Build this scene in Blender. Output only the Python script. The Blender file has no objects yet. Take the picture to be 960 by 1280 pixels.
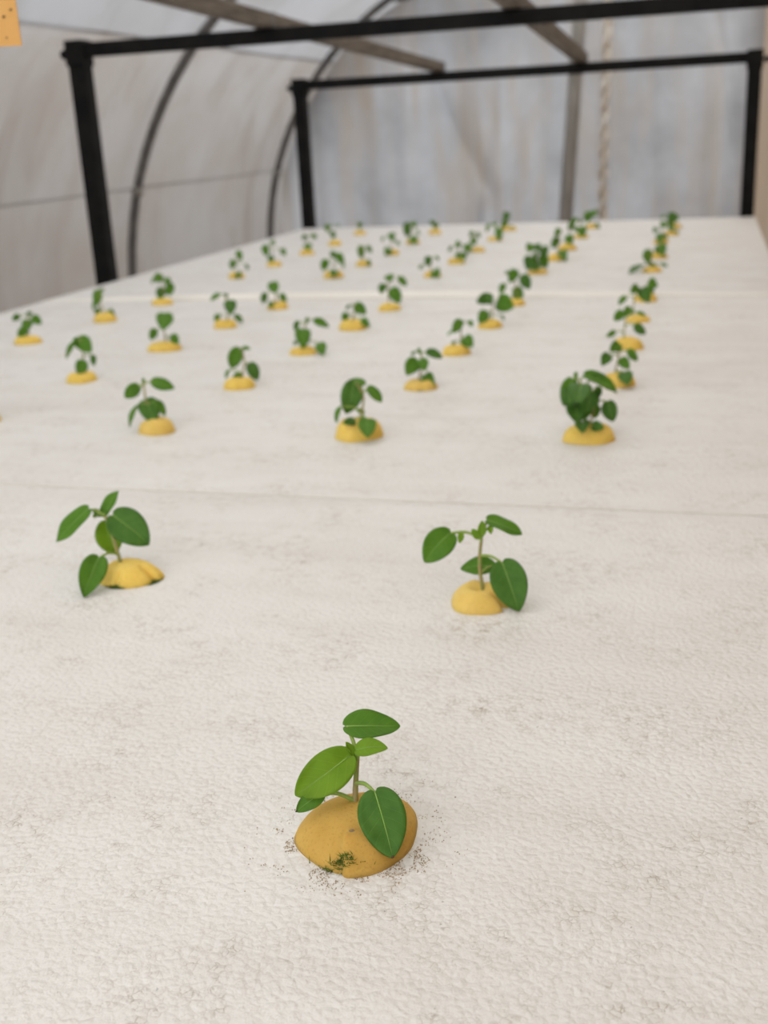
import bpy, bmesh, math, random
from mathutils import Vector, Matrix, noise

# ------------------------------------------------------------------ camera, sky, exposure
scene = bpy.context.scene
COL = scene.collection
random.seed(11)
ZB = 0.85                      # height of the bed top above the floor (metres)

cam_data = bpy.data.cameras.new('camera')
cam = bpy.data.objects.new('camera', cam_data)
COL.objects.link(cam)
yaw, pitch, roll = -0.28819, 0.32630, -0.05043
fwd = Vector((math.sin(yaw) * math.cos(pitch), math.cos(yaw) * math.cos(pitch), -math.sin(pitch)))
rgt = Vector((math.cos(yaw), -math.sin(yaw), 0))
upv = rgt.cross(fwd)
r2 = rgt * math.cos(roll) + upv * math.sin(roll)
u2 = -rgt * math.sin(roll) + upv * math.cos(roll)
m = Matrix((r2, u2, -fwd)).transposed().to_4x4()
m.translation = Vector((0, 0, ZB + 0.27))
cam.matrix_world = m
cam_data.sensor_fit = 'VERTICAL'
cam_data.sensor_height = 36.0
cam_data.lens = 36.0 * 1404.64 / 1280.0
cam_data.clip_start = 0.01
cam_data.dof.use_dof = True
cam_data.dof.focus_distance = 0.43
cam_data.dof.aperture_fstop = 12.5
scene.camera = cam

world = bpy.data.worlds.new('overcast_sky')
scene.world = world
world.use_nodes = True
bgn = world.node_tree.nodes['Background']
bgn.inputs['Color'].default_value = (0.985, 0.99, 1.0, 1)
bgn.inputs['Strength'].default_value = 1.0

sun_data = bpy.data.lights.new('sun', 'SUN')
sun_data.energy = 1.5
sun_data.angle = math.radians(20)
sun_data.color = (1.0, 0.98, 0.95)
sun = bpy.data.objects.new('sun', sun_data)
COL.objects.link(sun)
sun.rotation_euler = (math.radians(-22), math.radians(18), 0)

scene.view_settings.view_transform = 'Standard'
scene.view_settings.look = 'None'
scene.view_settings.gamma = 1.0
scene.view_settings.use_curve_mapping = False
scene.view_settings.exposure = 0.98

# ------------------------------------------------------------------ materials
def new_mat(name):
    mt = bpy.data.materials.new(name)
    mt.use_nodes = True
    nt = mt.node_tree
    return mt, nt, nt.nodes['Principled BSDF'], nt.nodes['Material Output']

def N(nt, kind, **kw):
    n = nt.nodes.new(kind)
    for k, v in kw.items():
        if k in n.inputs.keys():
            n.inputs[k].default_value = v
        else:
            setattr(n, k, v)
    return n

def ramp(nt, src, stops, interp='LINEAR'):
    n = nt.nodes.new('ShaderNodeValToRGB')
    n.color_ramp.interpolation = interp
    e = n.color_ramp.elements
    while len(e) < len(stops):
        e.new(0.5)
    for el, (p, c) in zip(e, stops):
        el.position = p
        el.color = (c, c, c, 1) if not hasattr(c, '__len__') else (*c, 1)
    nt.links.new(src, n.inputs['Fac'])
    return n

def mixc(nt, fac, a, b, blend='MIX'):
    n = nt.nodes.new('ShaderNodeMix')
    n.data_type = 'RGBA'
    n.blend_type = blend
    for sock, v in ((n.inputs[0], fac), (n.inputs[6], a), (n.inputs[7], b)):
        if hasattr(v, 'is_output'):
            nt.links.new(v, sock)
        else:
            sock.default_value = v if not hasattr(v, '__len__') else (*v, 1)
    return n.outputs[2]

def coords(nt, scale=(1, 1, 1), kind='Object'):
    tc = nt.nodes.new('ShaderNodeTexCoord')
    mp = nt.nodes.new('ShaderNodeMapping')
    mp.inputs['Scale'].default_value = scale
    nt.links.new(tc.outputs[kind], mp.inputs['Vector'])
    return mp.outputs['Vector']

def tex_noise(nt, vec, scale, detail=3, rough=0.5, dist=0.0):
    n = N(nt, 'ShaderNodeTexNoise')
    n.inputs['Scale'].default_value = scale
    n.inputs['Detail'].default_value = detail
    n.inputs['Roughness'].default_value = rough
    n.inputs['Distortion'].default_value = dist
    nt.links.new(vec, n.inputs['Vector'])
    return n.outputs['Fac']

def bump(nt, height, strength, dist, bsdf_list):
    b = nt.nodes.new('ShaderNodeBump')
    b.inputs['Strength'].default_value = strength
    b.inputs['Distance'].default_value = dist
    nt.links.new(height, b.inputs['Height'])
    for s in bsdf_list:
        nt.links.new(b.outputs['Normal'], s.inputs['Normal'])
    return b

def mat_polystyrene(name='polystyrene', bright_tone=False):
    mt, nt, p, out = new_mat(name)
    L = nt.links
    v = coords(nt)
    def mul(a, k):
        q = N(nt, 'ShaderNodeMath', operation='MULTIPLY'); L.new(a, q.inputs[0])
        if hasattr(k, 'is_output'): L.new(k, q.inputs[1])
        else: q.inputs[1].default_value = k
        return q.outputs[0]
    # fused beads, warped so that no cell looks regular
    wn = N(nt, 'ShaderNodeTexNoise'); wn.inputs['Scale'].default_value = 240; wn.inputs['Detail'].default_value = 3
    L.new(v, wn.inputs['Vector'])
    wv = N(nt, 'ShaderNodeVectorMath', operation='MULTIPLY_ADD')
    L.new(wn.outputs['Color'], wv.inputs[0]); wv.inputs[1].default_value = (.0032, .0032, .0032)
    L.new(v, wv.inputs[2])
    vf = N(nt, 'ShaderNodeTexVoronoi', feature='SMOOTH_F1'); vf.inputs['Scale'].default_value = 310
    vf.inputs['Smoothness'].default_value = .45
    L.new(wv.outputs[0], vf.inputs['Vector'])
    vo = N(nt, 'ShaderNodeTexVoronoi', feature='DISTANCE_TO_EDGE'); vo.inputs['Scale'].default_value = 310
    L.new(wv.outputs[0], vo.inputs['Vector'])
    crack = ramp(nt, vo.outputs['Distance'], [(0.0, 1.0), (0.10, 0.0)]).outputs['Color']
    dirt_big = ramp(nt, tex_noise(nt, v, 20, 5, .65), [(0.45, 0.0), (0.69, 1.0)]).outputs['Color']
    dirt_mid = ramp(nt, tex_noise(nt, v, 130, 4, .65), [(0.45, 0.0), (0.64, 1.0)]).outputs['Color']
    vs = coords(nt, (1.2, 9.0, 1))
    streak = ramp(nt, tex_noise(nt, vs, 2.4, 5, .6, .4), [(0.46, 0.0), (0.78, .8)]).outputs['Color']
    cloud = ramp(nt, tex_noise(nt, v, 6, 5, .65), [(0.42, 0.0), (0.78, .55)]).outputs['Color']
    if bright_tone:
        base = mixc(nt, streak, (0.90, 0.87, 0.81), (0.86, 0.82, 0.75))  # brighter base stands in for light glowing on the seam edge
    else:
        base = mixc(nt, streak, (0.795, 0.782, 0.755), (0.70, 0.672, 0.635))
        base = mixc(nt, cloud, base, (0.70, 0.665, 0.625))
        tan = mul(dirt_big, dirt_mid)
        base = mixc(nt, mul(tan, .28), base, (0.55, 0.47, 0.37))
        col = mixc(nt, mul(mul(crack, tan), .85), base, (0.22, 0.155, 0.09))
        specks = ramp(nt, tex_noise(nt, v, 420, 2, .5), [(0.715, 0.0), (0.75, .9)]).outputs['Color']
        base = mixc(nt, mul(specks, dirt_big), col, (0.12, 0.095, 0.07))
    L.new(base, p.inputs['Base Color'])
    p.inputs['Roughness'].default_value = .5
    p.inputs['Specular IOR Level'].default_value = .4
    inv = N(nt, 'ShaderNodeMath', operation='MULTIPLY'); L.new(vf.outputs['Distance'], inv.inputs[0]); inv.inputs[1].default_value = -1.0
    big = tex_noise(nt, v, 260, 5, .68)
    hs = N(nt, 'ShaderNodeMath', operation='MULTIPLY_ADD'); L.new(big, hs.inputs[0]); hs.inputs[1].default_value = 1.1
    L.new(inv.outputs[0], hs.inputs[2])
    bump(nt, hs.outputs[0], .6, .0014, [p])
    return mt

def mat_foam(name, ca, cb):
    mt, nt, p, out = new_mat(name)
    L = nt.links
    v = coords(nt)
    n1 = tex_noise(nt, v, 70, 4, .6)
    c = mixc(nt, ramp(nt, n1, [(0.3, 0), (0.75, 1)]).outputs['Color'], ca, cb)
    n2 = tex_noise(nt, v, 900, 2, .5)
    c = mixc(nt, ramp(nt, n2, [(0.56, 0), (0.72, .45)]).outputs['Color'], c, tuple(q * .72 for q in cb))
    L.new(c, p.inputs['Base Color'])
    p.inputs['Roughness'].default_value = .85
    p.inputs['Specular IOR Level'].default_value = .2
    p.inputs['Subsurface Weight'].default_value = .35
    p.inputs['Subsurface Radius'].default_value = (.006, .0035, .001)
    p.inputs['Subsurface Scale'].default_value = 1.0
    bump(nt, n2, .35, .0004, [p])
    return mt

def mat_leaf(name, dark, light, vein, trans):
    mt, nt, p, out = new_mat(name)
    L = nt.links
    tc = nt.nodes.new('ShaderNodeTexCoord')
    sx = nt.nodes.new('ShaderNodeSeparateXYZ'); L.new(tc.outputs['UV'], sx.inputs[0])
    a = N(nt, 'ShaderNodeMath', operation='SUBTRACT'); L.new(sx.outputs[0], a.inputs[0]); a.inputs[1].default_value = .5
    au = N(nt, 'ShaderNodeMath', operation='ABSOLUTE'); L.new(a.outputs[0], au.inputs[0])
    # side veins sweep forward from the midrib
    k = N(nt, 'ShaderNodeMath', operation='MULTIPLY_ADD'); L.new(au.outputs[0], k.inputs[0]); k.inputs[1].default_value = -.55
    L.new(sx.outputs[1], k.inputs[2])
    k2 = N(nt, 'ShaderNodeMath', operation='MULTIPLY'); L.new(k.outputs[0], k2.inputs[0]); k2.inputs[1].default_value = 38
    sn = N(nt, 'ShaderNodeMath', operation='SINE'); L.new(k2.outputs[0], sn.inputs[0])
    sv = ramp(nt, sn.outputs[0], [(0.93, 0.0), (1.0, .22)]).outputs['Color']
    mv = ramp(nt, au.outputs[0], [(0.0, .9), (0.03, 0.0)]).outputs['Color']
    vn = mixc(nt, 1.0, sv, mv, 'LIGHTEN')
    v = coords(nt)
    n1 = tex_noise(nt, v, 140, 3, .6)
    c = mixc(nt, ramp(nt, n1, [(0.3, 0), (0.7, 1)]).outputs['Color'], dark, light)
    c = mixc(nt, vn, c, vein)
    L.new(c, p.inputs['Base Color'])
    p.inputs['Roughness'].default_value = .5
    p.inputs['Specular IOR Level'].default_value = .22
    tr = nt.nodes.new('ShaderNodeBsdfTranslucent')
    tcx = mixc(nt, .55, c, tuple(min(1, x * 1.9) for x in vein))
    L.new(tcx, tr.inputs['Color'])
    ms = nt.nodes.new('ShaderNodeMixShader'); ms.inputs[0].default_value = trans
    L.new(p.outputs[0], ms.inputs[1]); L.new(tr.outputs[0], ms.inputs[2])
    L.new(ms.outputs[0], out.inputs['Surface'])
    hb = mixc(nt, .5, n1, vn)
    bump(nt, hb, .6, .0010, [p])
    return mt

def mat_simple(name, c1, c2, scale, rough=.6, metal=0.0, bmp=0.0, bdist=.001, stretch=(1, 1, 1), spec=.4):
    mt, nt, p, out = new_mat(name)
    v = coords(nt, stretch)
    n1 = tex_noise(nt, v, scale, 5, .6)
    c = mixc(nt, ramp(nt, n1, [(0.35, 0), (0.68, 1)]).outputs['Color'], c1, c2)
    nt.links.new(c, p.inputs['Base Color'])
    p.inputs['Roughness'].default_value = rough
    p.inputs['Metallic'].default_value = metal
    p.inputs['Specular IOR Level'].default_value = spec
    if bmp:
        bump(nt, n1, bmp, bdist, [p])
    return mt

def mat_stem():
    mt, nt, p, out = new_mat('stem')
    v = coords(nt)
    n1 = tex_noise(nt, v, 260, 3, .6)
    c = mixc(nt, ramp(nt, n1, [(0.35, 0), (0.65, 1)]).outputs['Color'], (0.24, 0.29, 0.06), (0.33, 0.23, 0.09))
    nt.links.new(c, p.inputs['Base Color'])
    p.inputs['Roughness'].default_value = .5
    return mt

def mat_film(name, bright_tone, dirt_shade, streak_c, stretch, trans, tfac, lo=.42, hi=.72):
    """Weathered polythene: diffuse reflection plus diffuse transmission."""
    mt, nt, p, out = new_mat(name)
    L = nt.links
    v = coords(nt)
    vs = coords(nt, stretch)
    a = ramp(nt, tex_noise(nt, vs, 1.6, 5, .6, .6), [(lo, 0), (hi, 1)]).outputs['Color']
    b = ramp(nt, tex_noise(nt, v, 1.7, 5, .62), [(.38, 0), (.75, 1)]).outputs['Color']
    c = mixc(nt, b, bright_tone, dirt_shade)
    c = mixc(nt, a, c, streak_c)
    L.new(c, p.inputs['Base Color'])
    p.inputs['Roughness'].default_value = .5
    p.inputs['Specular IOR Level'].default_value = .3
    tr = nt.nodes.new('ShaderNodeBsdfTranslucent')
    tcx = mixc(nt, 1.0, c, trans, 'MULTIPLY')
    L.new(tcx, tr.inputs['Color'])
    ms = nt.nodes.new('ShaderNodeMixShader'); ms.inputs[0].default_value = tfac
    L.new(p.outputs[0], ms.inputs[1]); L.new(tr.outputs[0], ms.inputs[2])
    L.new(ms.outputs[0], out.inputs['Surface'])
    bump(nt, tex_noise(nt, vs, 5, 4, .6), .25, .02, [p])
    return mt

M = {
    'eps': mat_polystyrene(),
    'eps_lit_edge': mat_polystyrene('polystyrene_lit_edge', True),  # board edges painted brighter, as if light caught them
    'foam': mat_foam('yellow_foam', (0.83, 0.61, 0.155), (0.76, 0.52, 0.105)),
    'foam_aged': mat_foam('aged_yellow_foam', (0.58, 0.365, 0.090), (0.49, 0.290, 0.060)),
    'foam_pale': mat_foam('pale_yellow_foam', (0.78, 0.57, 0.17), (0.70, 0.47, 0.11)),
    'leaf': mat_leaf('leaf_green', (0.080, 0.205, 0.018), (0.122, 0.272, 0.028), (0.22, 0.40, 0.07), .30),
    'leaf_dark': mat_leaf('leaf_deep_green', (0.056, 0.155, 0.020), (0.090, 0.212, 0.030), (0.17, 0.32, 0.06), .25),
    'leaf_young': mat_leaf('leaf_young_green', (0.15, 0.29, 0.016), (0.21, 0.36, 0.026), (0.38, 0.52, 0.10), .38),
    'stem': mat_stem(),
    'petiole': mat_simple('petiole', (0.22, 0.34, 0.06), (0.30, 0.40, 0.09), 200, .5),
    'midrib': mat_simple('midrib', (0.22, 0.40, 0.07), (0.28, 0.45, 0.10), 200, .5),
    'moss': mat_simple('moss', (0.045, 0.10, 0.010), (0.14, 0.20, 0.02), 900, .9),
    'grit': mat_simple('grit', (0.24, 0.165, 0.09), (0.52, 0.41, 0.26), 700, .9),
    'spot': mat_simple('rot_spot', (0.20, 0.14, 0.08), (0.33, 0.22, 0.09), 900, .9),
    'leaf_tip': mat_simple('withered_leaf_tip', (0.05, 0.03, 0.015), (0.12, 0.07, 0.03), 900, .9),
    'black_steel': mat_simple('black_steel', (0.004, 0.004, 0.0045), (0.010, 0.0095, 0.009), 25, .6, 0, .15, .001, spec=.10),
    'batten': mat_simple('weathered_batten', (0.085, 0.070, 0.055), (0.19, 0.16, 0.13), 18, .8, 0, .3, .002, (6, .5, 6)),
    'batten_end': mat_simple('batten_end', (0.035, 0.030, 0.026), (0.06, 0.05, 0.045), 30, .8),
    'galv': mat_simple('dull_pipe', (0.10, 0.10, 0.10), (0.20, 0.19, 0.18), 16, .6, .2),
    'pole': mat_simple('grey_pole', (0.24, 0.23, 0.21), (0.36, 0.34, 0.31), 9, .7, 0, .2, .004, (3, 3, .6)),
    'rope': mat_simple('pale_cord', (0.55, 0.48, 0.40), (0.85, 0.82, 0.76), 14, .9),
    'card': mat_simple('yellow_card', (0.70, 0.37, 0.095), (0.76, 0.43, 0.13), 30, .5),
    'fly': mat_simple('stuck_fly', (0.05, 0.04, 0.03), (0.10, 0.08, 0.05), 300, .7),
    'string': mat_simple('string', (0.55, 0.50, 0.42), (0.65, 0.60, 0.5), 300, .8),
    'trough': mat_simple('trough_sheet', (0.42, 0.41, 0.39), (0.55, 0.54, 0.51), 6, .6),
    'soil': mat_simple('earth_floor', (0.17, 0.135, 0.10), (0.27, 0.22, 0.17), 3, .95, 0, .5, .02),
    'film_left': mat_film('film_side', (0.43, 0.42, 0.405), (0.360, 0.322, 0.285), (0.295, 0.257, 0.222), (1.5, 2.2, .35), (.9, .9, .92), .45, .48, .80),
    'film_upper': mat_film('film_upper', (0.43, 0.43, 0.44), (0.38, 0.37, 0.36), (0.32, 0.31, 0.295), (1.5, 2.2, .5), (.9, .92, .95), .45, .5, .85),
    'film_end': mat_film('film_end', (0.47, 0.485, 0.51), (0.27, 0.278, 0.29), (0.40, 0.355, 0.31), (3.4, 1, .45), (.95, .97, 1.0), .42, .46, .68),  # tone contrast holds dirt plus painted light and shade of the folds
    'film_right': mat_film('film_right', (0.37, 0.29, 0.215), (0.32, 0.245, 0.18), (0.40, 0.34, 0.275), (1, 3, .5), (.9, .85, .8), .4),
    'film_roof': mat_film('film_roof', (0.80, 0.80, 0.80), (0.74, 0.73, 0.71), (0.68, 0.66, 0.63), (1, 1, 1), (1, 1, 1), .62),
}

# ------------------------------------------------------------------ helpers
def mesh_obj(name, verts, faces, mat, parent=None, loc=(0, 0, 0), smooth=False, uvs=None):
    me = bpy.data.meshes.new(name)
    me.from_pydata([tuple(v) for v in verts], [], faces)
    if smooth:
        me.polygons.foreach_set('use_smooth', [True] * len(me.polygons))
    if uvs:
        ul = me.uv_layers.new(name='UVMap')
        for lp in me.loops:
            ul.data[lp.index].uv = uvs[lp.vertex_index]
    me.materials.append(M[mat])
    me.update()
    o = bpy.data.objects.new(name, me)
    COL.objects.link(o)
    o.location = loc
    if parent is not None:
        o.parent = parent
    return o

def empty(name, loc=(0, 0, 0)):
    o = bpy.data.objects.new(name, None)
    o.empty_display_size = .02
    COL.objects.link(o)
    o.location = loc
    return o

def tag(o, label, cat, group=None, kind=None):
    o['label'] = label
    o['category'] = cat
    if group: o['group'] = group
    if kind: o['kind'] = kind
    return o

def structure(o):
    o['kind'] = 'structure'
    return o

def box_geo(x0, x1, y0, y1, z0, z1, b=0.0):
    """Box with optional chamfered edges; returns verts, faces."""
    bm = bmesh.new()
    bmesh.ops.create_cube(bm, size=1)
    for v in bm.verts:
        v.co = Vector((x0 + (v.co.x + .5) * (x1 - x0), y0 + (v.co.y + .5) * (y1 - y0), z0 + (v.co.z + .5) * (z1 - z0)))
    if b:
        bmesh.ops.bevel(bm, geom=bm.edges[:], offset=b, segments=2, affect='EDGES', profile=.5)
    bm.verts.index_update()
    vs = [v.co.copy() for v in bm.verts]
    fs = [[v.index for v in f.verts] for f in bm.faces]
    bm.free()
    return vs, fs

def bar_geo(a, b, w, hgt, bev=.002):
    """Square section bar from a to b."""
    a, b = Vector(a), Vector(b)
    d = (b - a); L = d.length; d.normalize()
    ref = Vector((0, 0, 1)) if abs(d.z) < .9 else Vector((0, 1, 0))
    s = d.cross(ref).normalized(); t = s.cross(d)
    vs, fs = box_geo(-w / 2, w / 2, 0, L, -hgt / 2, hgt / 2, bev)
    return [a + s * v.x + d * v.y + t * v.z for v in vs], fs

def tube_geo(pts, radii, seg=8, cap=True, close_frame=None):
    pts = [Vector(p) for p in pts]
    vs, fs = [], []
    t0 = (pts[1] - pts[0]).normalized()
    ref = Vector((0, 0, 1)) if abs(t0.z) < .9 else Vector((1, 0, 0))
    s = t0.cross(ref).normalized()
    for i, p in enumerate(pts):
        t = (pts[min(i + 1, len(pts) - 1)] - pts[max(i - 1, 0)]).normalized()
        s = (s - t * s.dot(t)).normalized()
        q = t.cross(s)
        r = radii[i] if hasattr(radii, '__len__') else radii
        for k in range(seg):
            a = 2 * math.pi * k / seg
            vs.append(p + (s * math.cos(a) + q * math.sin(a)) * r)
    for i in range(len(pts) - 1):
        for k in range(seg):
            a, b = i * seg + k, i * seg + (k + 1) % seg
            fs.append((a, b, b + seg, a + seg))
    if cap:
        fs.append(tuple(reversed(range(seg))))
        fs.append(tuple(range(len(vs) - seg, len(vs))))
    return vs, fs

def smooth_path(pts, n=4):
    pts = [Vector(p) for p in pts]
    out = []
    for i in range(len(pts) - 1):
        p0 = pts[max(i - 1, 0)]; p1 = pts[i]; p2 = pts[i + 1]; p3 = pts[min(i + 2, len(pts) - 1)]
        for k in range(n):
            t = k / n
            out.append(.5 * ((2 * p1) + (p2 - p0) * t + (2 * p0 - 5 * p1 + 4 * p2 - p3) * t * t + (3 * p1 - p0 - 3 * p2 + p3) * t ** 3))
    out.append(pts[-1])
    return out

def grid_faces(nu, nv):
    return [(j * nu + i, j * nu + i + 1, (j + 1) * nu + i + 1, (j + 1) * nu + i) for j in range(nv - 1) for i in range(nu - 1)]

# ------------------------------------------------------------------ the setting
vs, fs = box_geo(-7, 6, -8, 16, -.1, 0)
structure(mesh_obj('floor', vs, fs, 'soil'))

CX, CZ, RR = -1.01, ZB - .40, 1.53          # hoop centre and radius
Y0, Y1 = -0.9, 6.70                         # tunnel ends; unseen open front set near to add frontal daylight

def hoop_pt(a, r=RR):
    return CX + r * math.cos(a), CZ + r * math.sin(a)

def film_strip(name, prof, mat, parent=None, ny=90, amp=.012, seed=0.0):
    """Film sheet swept along the tunnel; prof = list of (x, z, nx, nz)."""
    vs = []
    nu = len(prof)
    for j in range(ny):
        y = Y0 + (Y1 + .16 - Y0) * j / (ny - 1)
        for i, (x, z, nx, nz) in enumerate(prof):
            w = noise.noise(Vector((y * 1.3 + seed, z * .8, seed))) * amp + noise.noise(Vector((y * 5 + z * 1.5, z * 1.1, seed + 3))) * amp * .5
            vs.append((x + nx * w, y, z + nz * w))
    return mesh_obj(name, vs, grid_faces(nu, ny), mat, parent, smooth=True)

def left_prof(z0, z1, n, off=0.0):
    out = []
    for i in range(n):
        z = z0 + (z1 - z0) * i / (n - 1)
        if z <= CZ:
            x, nx, nz = CX - RR, 1, 0
        else:
            a = math.asin(min(.999, (z - CZ) / RR)); x, nx, nz = CX - RR * math.cos(a), math.cos(a), -math.sin(a)
        out.append((x + nx * off - .03, z, nx, nz))
    return out

wl = structure(empty('wall_left', (0, 0, 0)))
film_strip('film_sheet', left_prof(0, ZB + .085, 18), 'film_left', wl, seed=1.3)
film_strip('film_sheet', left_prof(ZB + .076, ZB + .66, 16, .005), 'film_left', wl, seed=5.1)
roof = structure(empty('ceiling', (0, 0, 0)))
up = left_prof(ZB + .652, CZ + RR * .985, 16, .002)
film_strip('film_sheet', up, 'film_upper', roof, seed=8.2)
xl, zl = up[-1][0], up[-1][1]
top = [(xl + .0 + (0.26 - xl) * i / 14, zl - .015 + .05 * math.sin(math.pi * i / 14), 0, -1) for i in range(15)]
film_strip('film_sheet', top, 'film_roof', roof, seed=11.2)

# end wall: loosely hung film with vertical folds and two slanting creases
def end_fold(x, z):
    w = .085 * noise.noise(Vector((x * 3.1 + .10 * z, z * .35, 2.2))) + .045 * noise.noise(Vector((x * 8.5 + .25 * z, z * .5, 7.7)))
    for (xa, za, xb, zb, amp, wid) in ((-1.62, .75, -1.22, -.10, .040, .035), (-1.22, .30, -1.33, -.3, .025, .035), (-.02, .80, .17, -.05, .030, .03),
                                       (-1.02, .9, -1.14, -.3, .022, .04), (-.40, .9, -.32, -.3, .020, .04), (-1.78, .5, -1.85, -.3, .02, .05)):
        zr = z - ZB
        t = max(0, min(1, (zr - za) / (zb - za)))
        xc = xa + (xb - xa) * t
        w += amp * math.exp(-((x - xc) / wid) ** 2)
    return w
nx_, nz_ = 200, 50
vs = []
for j in range(nz_):
    z = (CZ + RR) * j / (nz_ - 1)
    xw = RR if z <= CZ else math.sqrt(max(.01, RR * RR - (z - CZ) ** 2))
    xa = CX - xw - .08
    for i in range(nx_):
        x = xa + (.26 - xa) * i / (nx_ - 1)
        vs.append((x, Y1 - end_fold(x, z), z))
structure(mesh_obj('wall_back', vs, grid_faces(nx_, nz_), 'film_end', smooth=True))

# right partition of brownish film
vs = []
ny, nz2 = 90, 12
for j in range(ny):
    y = -.6 + (Y1 + .76) * j / (ny - 1)
    for i in range(nz2):
        z = (zl + .01) * i / (nz2 - 1)
        vs.append((.222 + .012 * noise.noise(Vector((y * 2.1, z * .6, 4.4))), y, z))
structure(mesh_obj('wall_right', vs, grid_faces(nz2, ny), 'film_right', smooth=True))

# ------------------------------------------------------------------ hoop pipes, pole, cord
for (yy, lab) in ((1.35, 'grey curved hoop pipe nearest the camera, out past the left side of the bed'),
                  (3.0, 'grey curved hoop pipe on the left film, beside the nearer black frame'),
                  (4.65, 'grey curved hoop pipe rising between the two black frames against left film wall'),
                  (6.38, 'grey curved hoop pipe at the corner of left film wall and end wall')):
    pts = [(CX - RR, yy, 0.0), (CX - RR, yy, CZ * .5)] + [(*[hoop_pt(math.pi - a)[0]], yy, hoop_pt(math.pi - a)[1]) for a in [math.pi * .5 * k / 22 for k in range(23)]]
    pts += [(-.6, yy, CZ + RR + .0), (.0, yy, CZ + RR - .005), (.19, yy, CZ + RR - .01)]
    pts = [(p[0] + .03, p[1], p[2] - (.045 if p[2] > CZ + .9 * RR else 0)) for p in pts]
    hp = empty('hoop_pipe', (CX - RR + .03, yy, 0))
    vs, fs = tube_geo([Vector(p) - hp.location for p in pts], .020, 10)
    mesh_obj('pipe', vs, fs, 'galv', hp, smooth=True)
    # clamp where the film lap is tied to the hoop
    zc = ZB + .07
    a = math.asin((zc - CZ) / RR)
    c = Vector((CX - RR * math.cos(a) + .03, yy, zc)) - hp.location
    vs, fs = tube_geo([c + Vector((0, 0, -.018)), c + Vector((0, 0, .018))], .026, 10)
    mesh_obj('clamp', vs, fs, 'pole', hp, smooth=True)
    tag(hp, lab, 'pipe', 'hoop pipes of the film tunnel')

pe = empty('leaning_pole', (-.83, 6.50, 0))
vs, fs = tube_geo([Vector((0.0, 0, 0)), Vector((.045, 0, .6)), Vector((.105, 0, 1.5)), Vector((.135, 0, 1.90))], [.040, .039, .037, .035], 12)
mesh_obj('shaft', vs, fs, 'pole', pe, smooth=True)
vs, fs = tube_geo([Vector((.096, 0, 1.36)), Vector((.100, 0, 1.42))], .043, 12)
mesh_obj('band', vs, fs, 'galv', pe, smooth=True)
tag(pe, 'thick grey pole leaning slightly in front of the end wall film', 'pole')

ro = empty('twisted_cord', (-.56, 6.50, 0))
for ph in (0, math.pi):
    pts = []
    for k in range(160):
        z = 1.93 * k / 159
        a = z * 30 + ph
        bx = -.012 * math.sin(z * 2.3) - .010 * z
        pts.append((bx + .014 * math.cos(a), .014 * math.sin(a), z))
    vs, fs = tube_geo(pts, [.0155 + .007 * noise.noise(Vector((k * .35, ph, 0))) for k in range(160)], 7)
    mesh_obj('strand', vs, fs, 'rope', ro, smooth=True)
tag(ro, 'pale twisted cord hanging straight beside the leaning grey pole', 'cord')

# ------------------------------------------------------------------ growing bed
BX0, BX1, BY0, BY1 = -1.197, .115, .02, 3.335
bed = empty('growing_bed', ((BX0 + BX1) / 2, (BY0 + BY1) / 2, 0))
def bedpart(name, geo, mat):
    vs, fs = geo
    return mesh_obj(name, [Vector(v) - bed.location for v in vs], fs, mat, bed)
e = .012
zt = ZB - .031
bedpart('side_panel', box_geo(BX0 + e, BX0 + e + .02, BY0 + e, BY1 - e, zt - .22, zt, .002), 'trough')
bedpart('side_panel', box_geo(BX1 - e - .02, BX1 - e, BY0 + e, BY1 - e, zt - .22, zt, .002), 'trough')
bedpart('end_panel', box_geo(BX0 + e + .02, BX1 - e - .02, BY0 + e, BY0 + e + .02, zt - .22, zt, .002), 'trough')
bedpart('end_panel', box_geo(BX0 + e + .02, BX1 - e - .02, BY1 - e - .02, BY1 - e, zt - .22, zt, .002), 'trough')
bedpart('bottom_panel', box_geo(BX0 + e + .02, BX1 - e - .02, BY0 + e + .02, BY1 - e - .02, zt - .22, zt - .20, .002), 'trough')
for x in (BX0 + .06, BX1 - .06):
    for y in (BY0 + .10, (BY0 + BY1) / 2, BY1 - .10):
        bedpart('leg', box_geo(x - .02, x + .02, y - .02, y + .02, 0, zt - .22, .003), 'black_steel')
tag(bed, 'long trough on legs carrying the white foam boards', 'growing bed')

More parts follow.
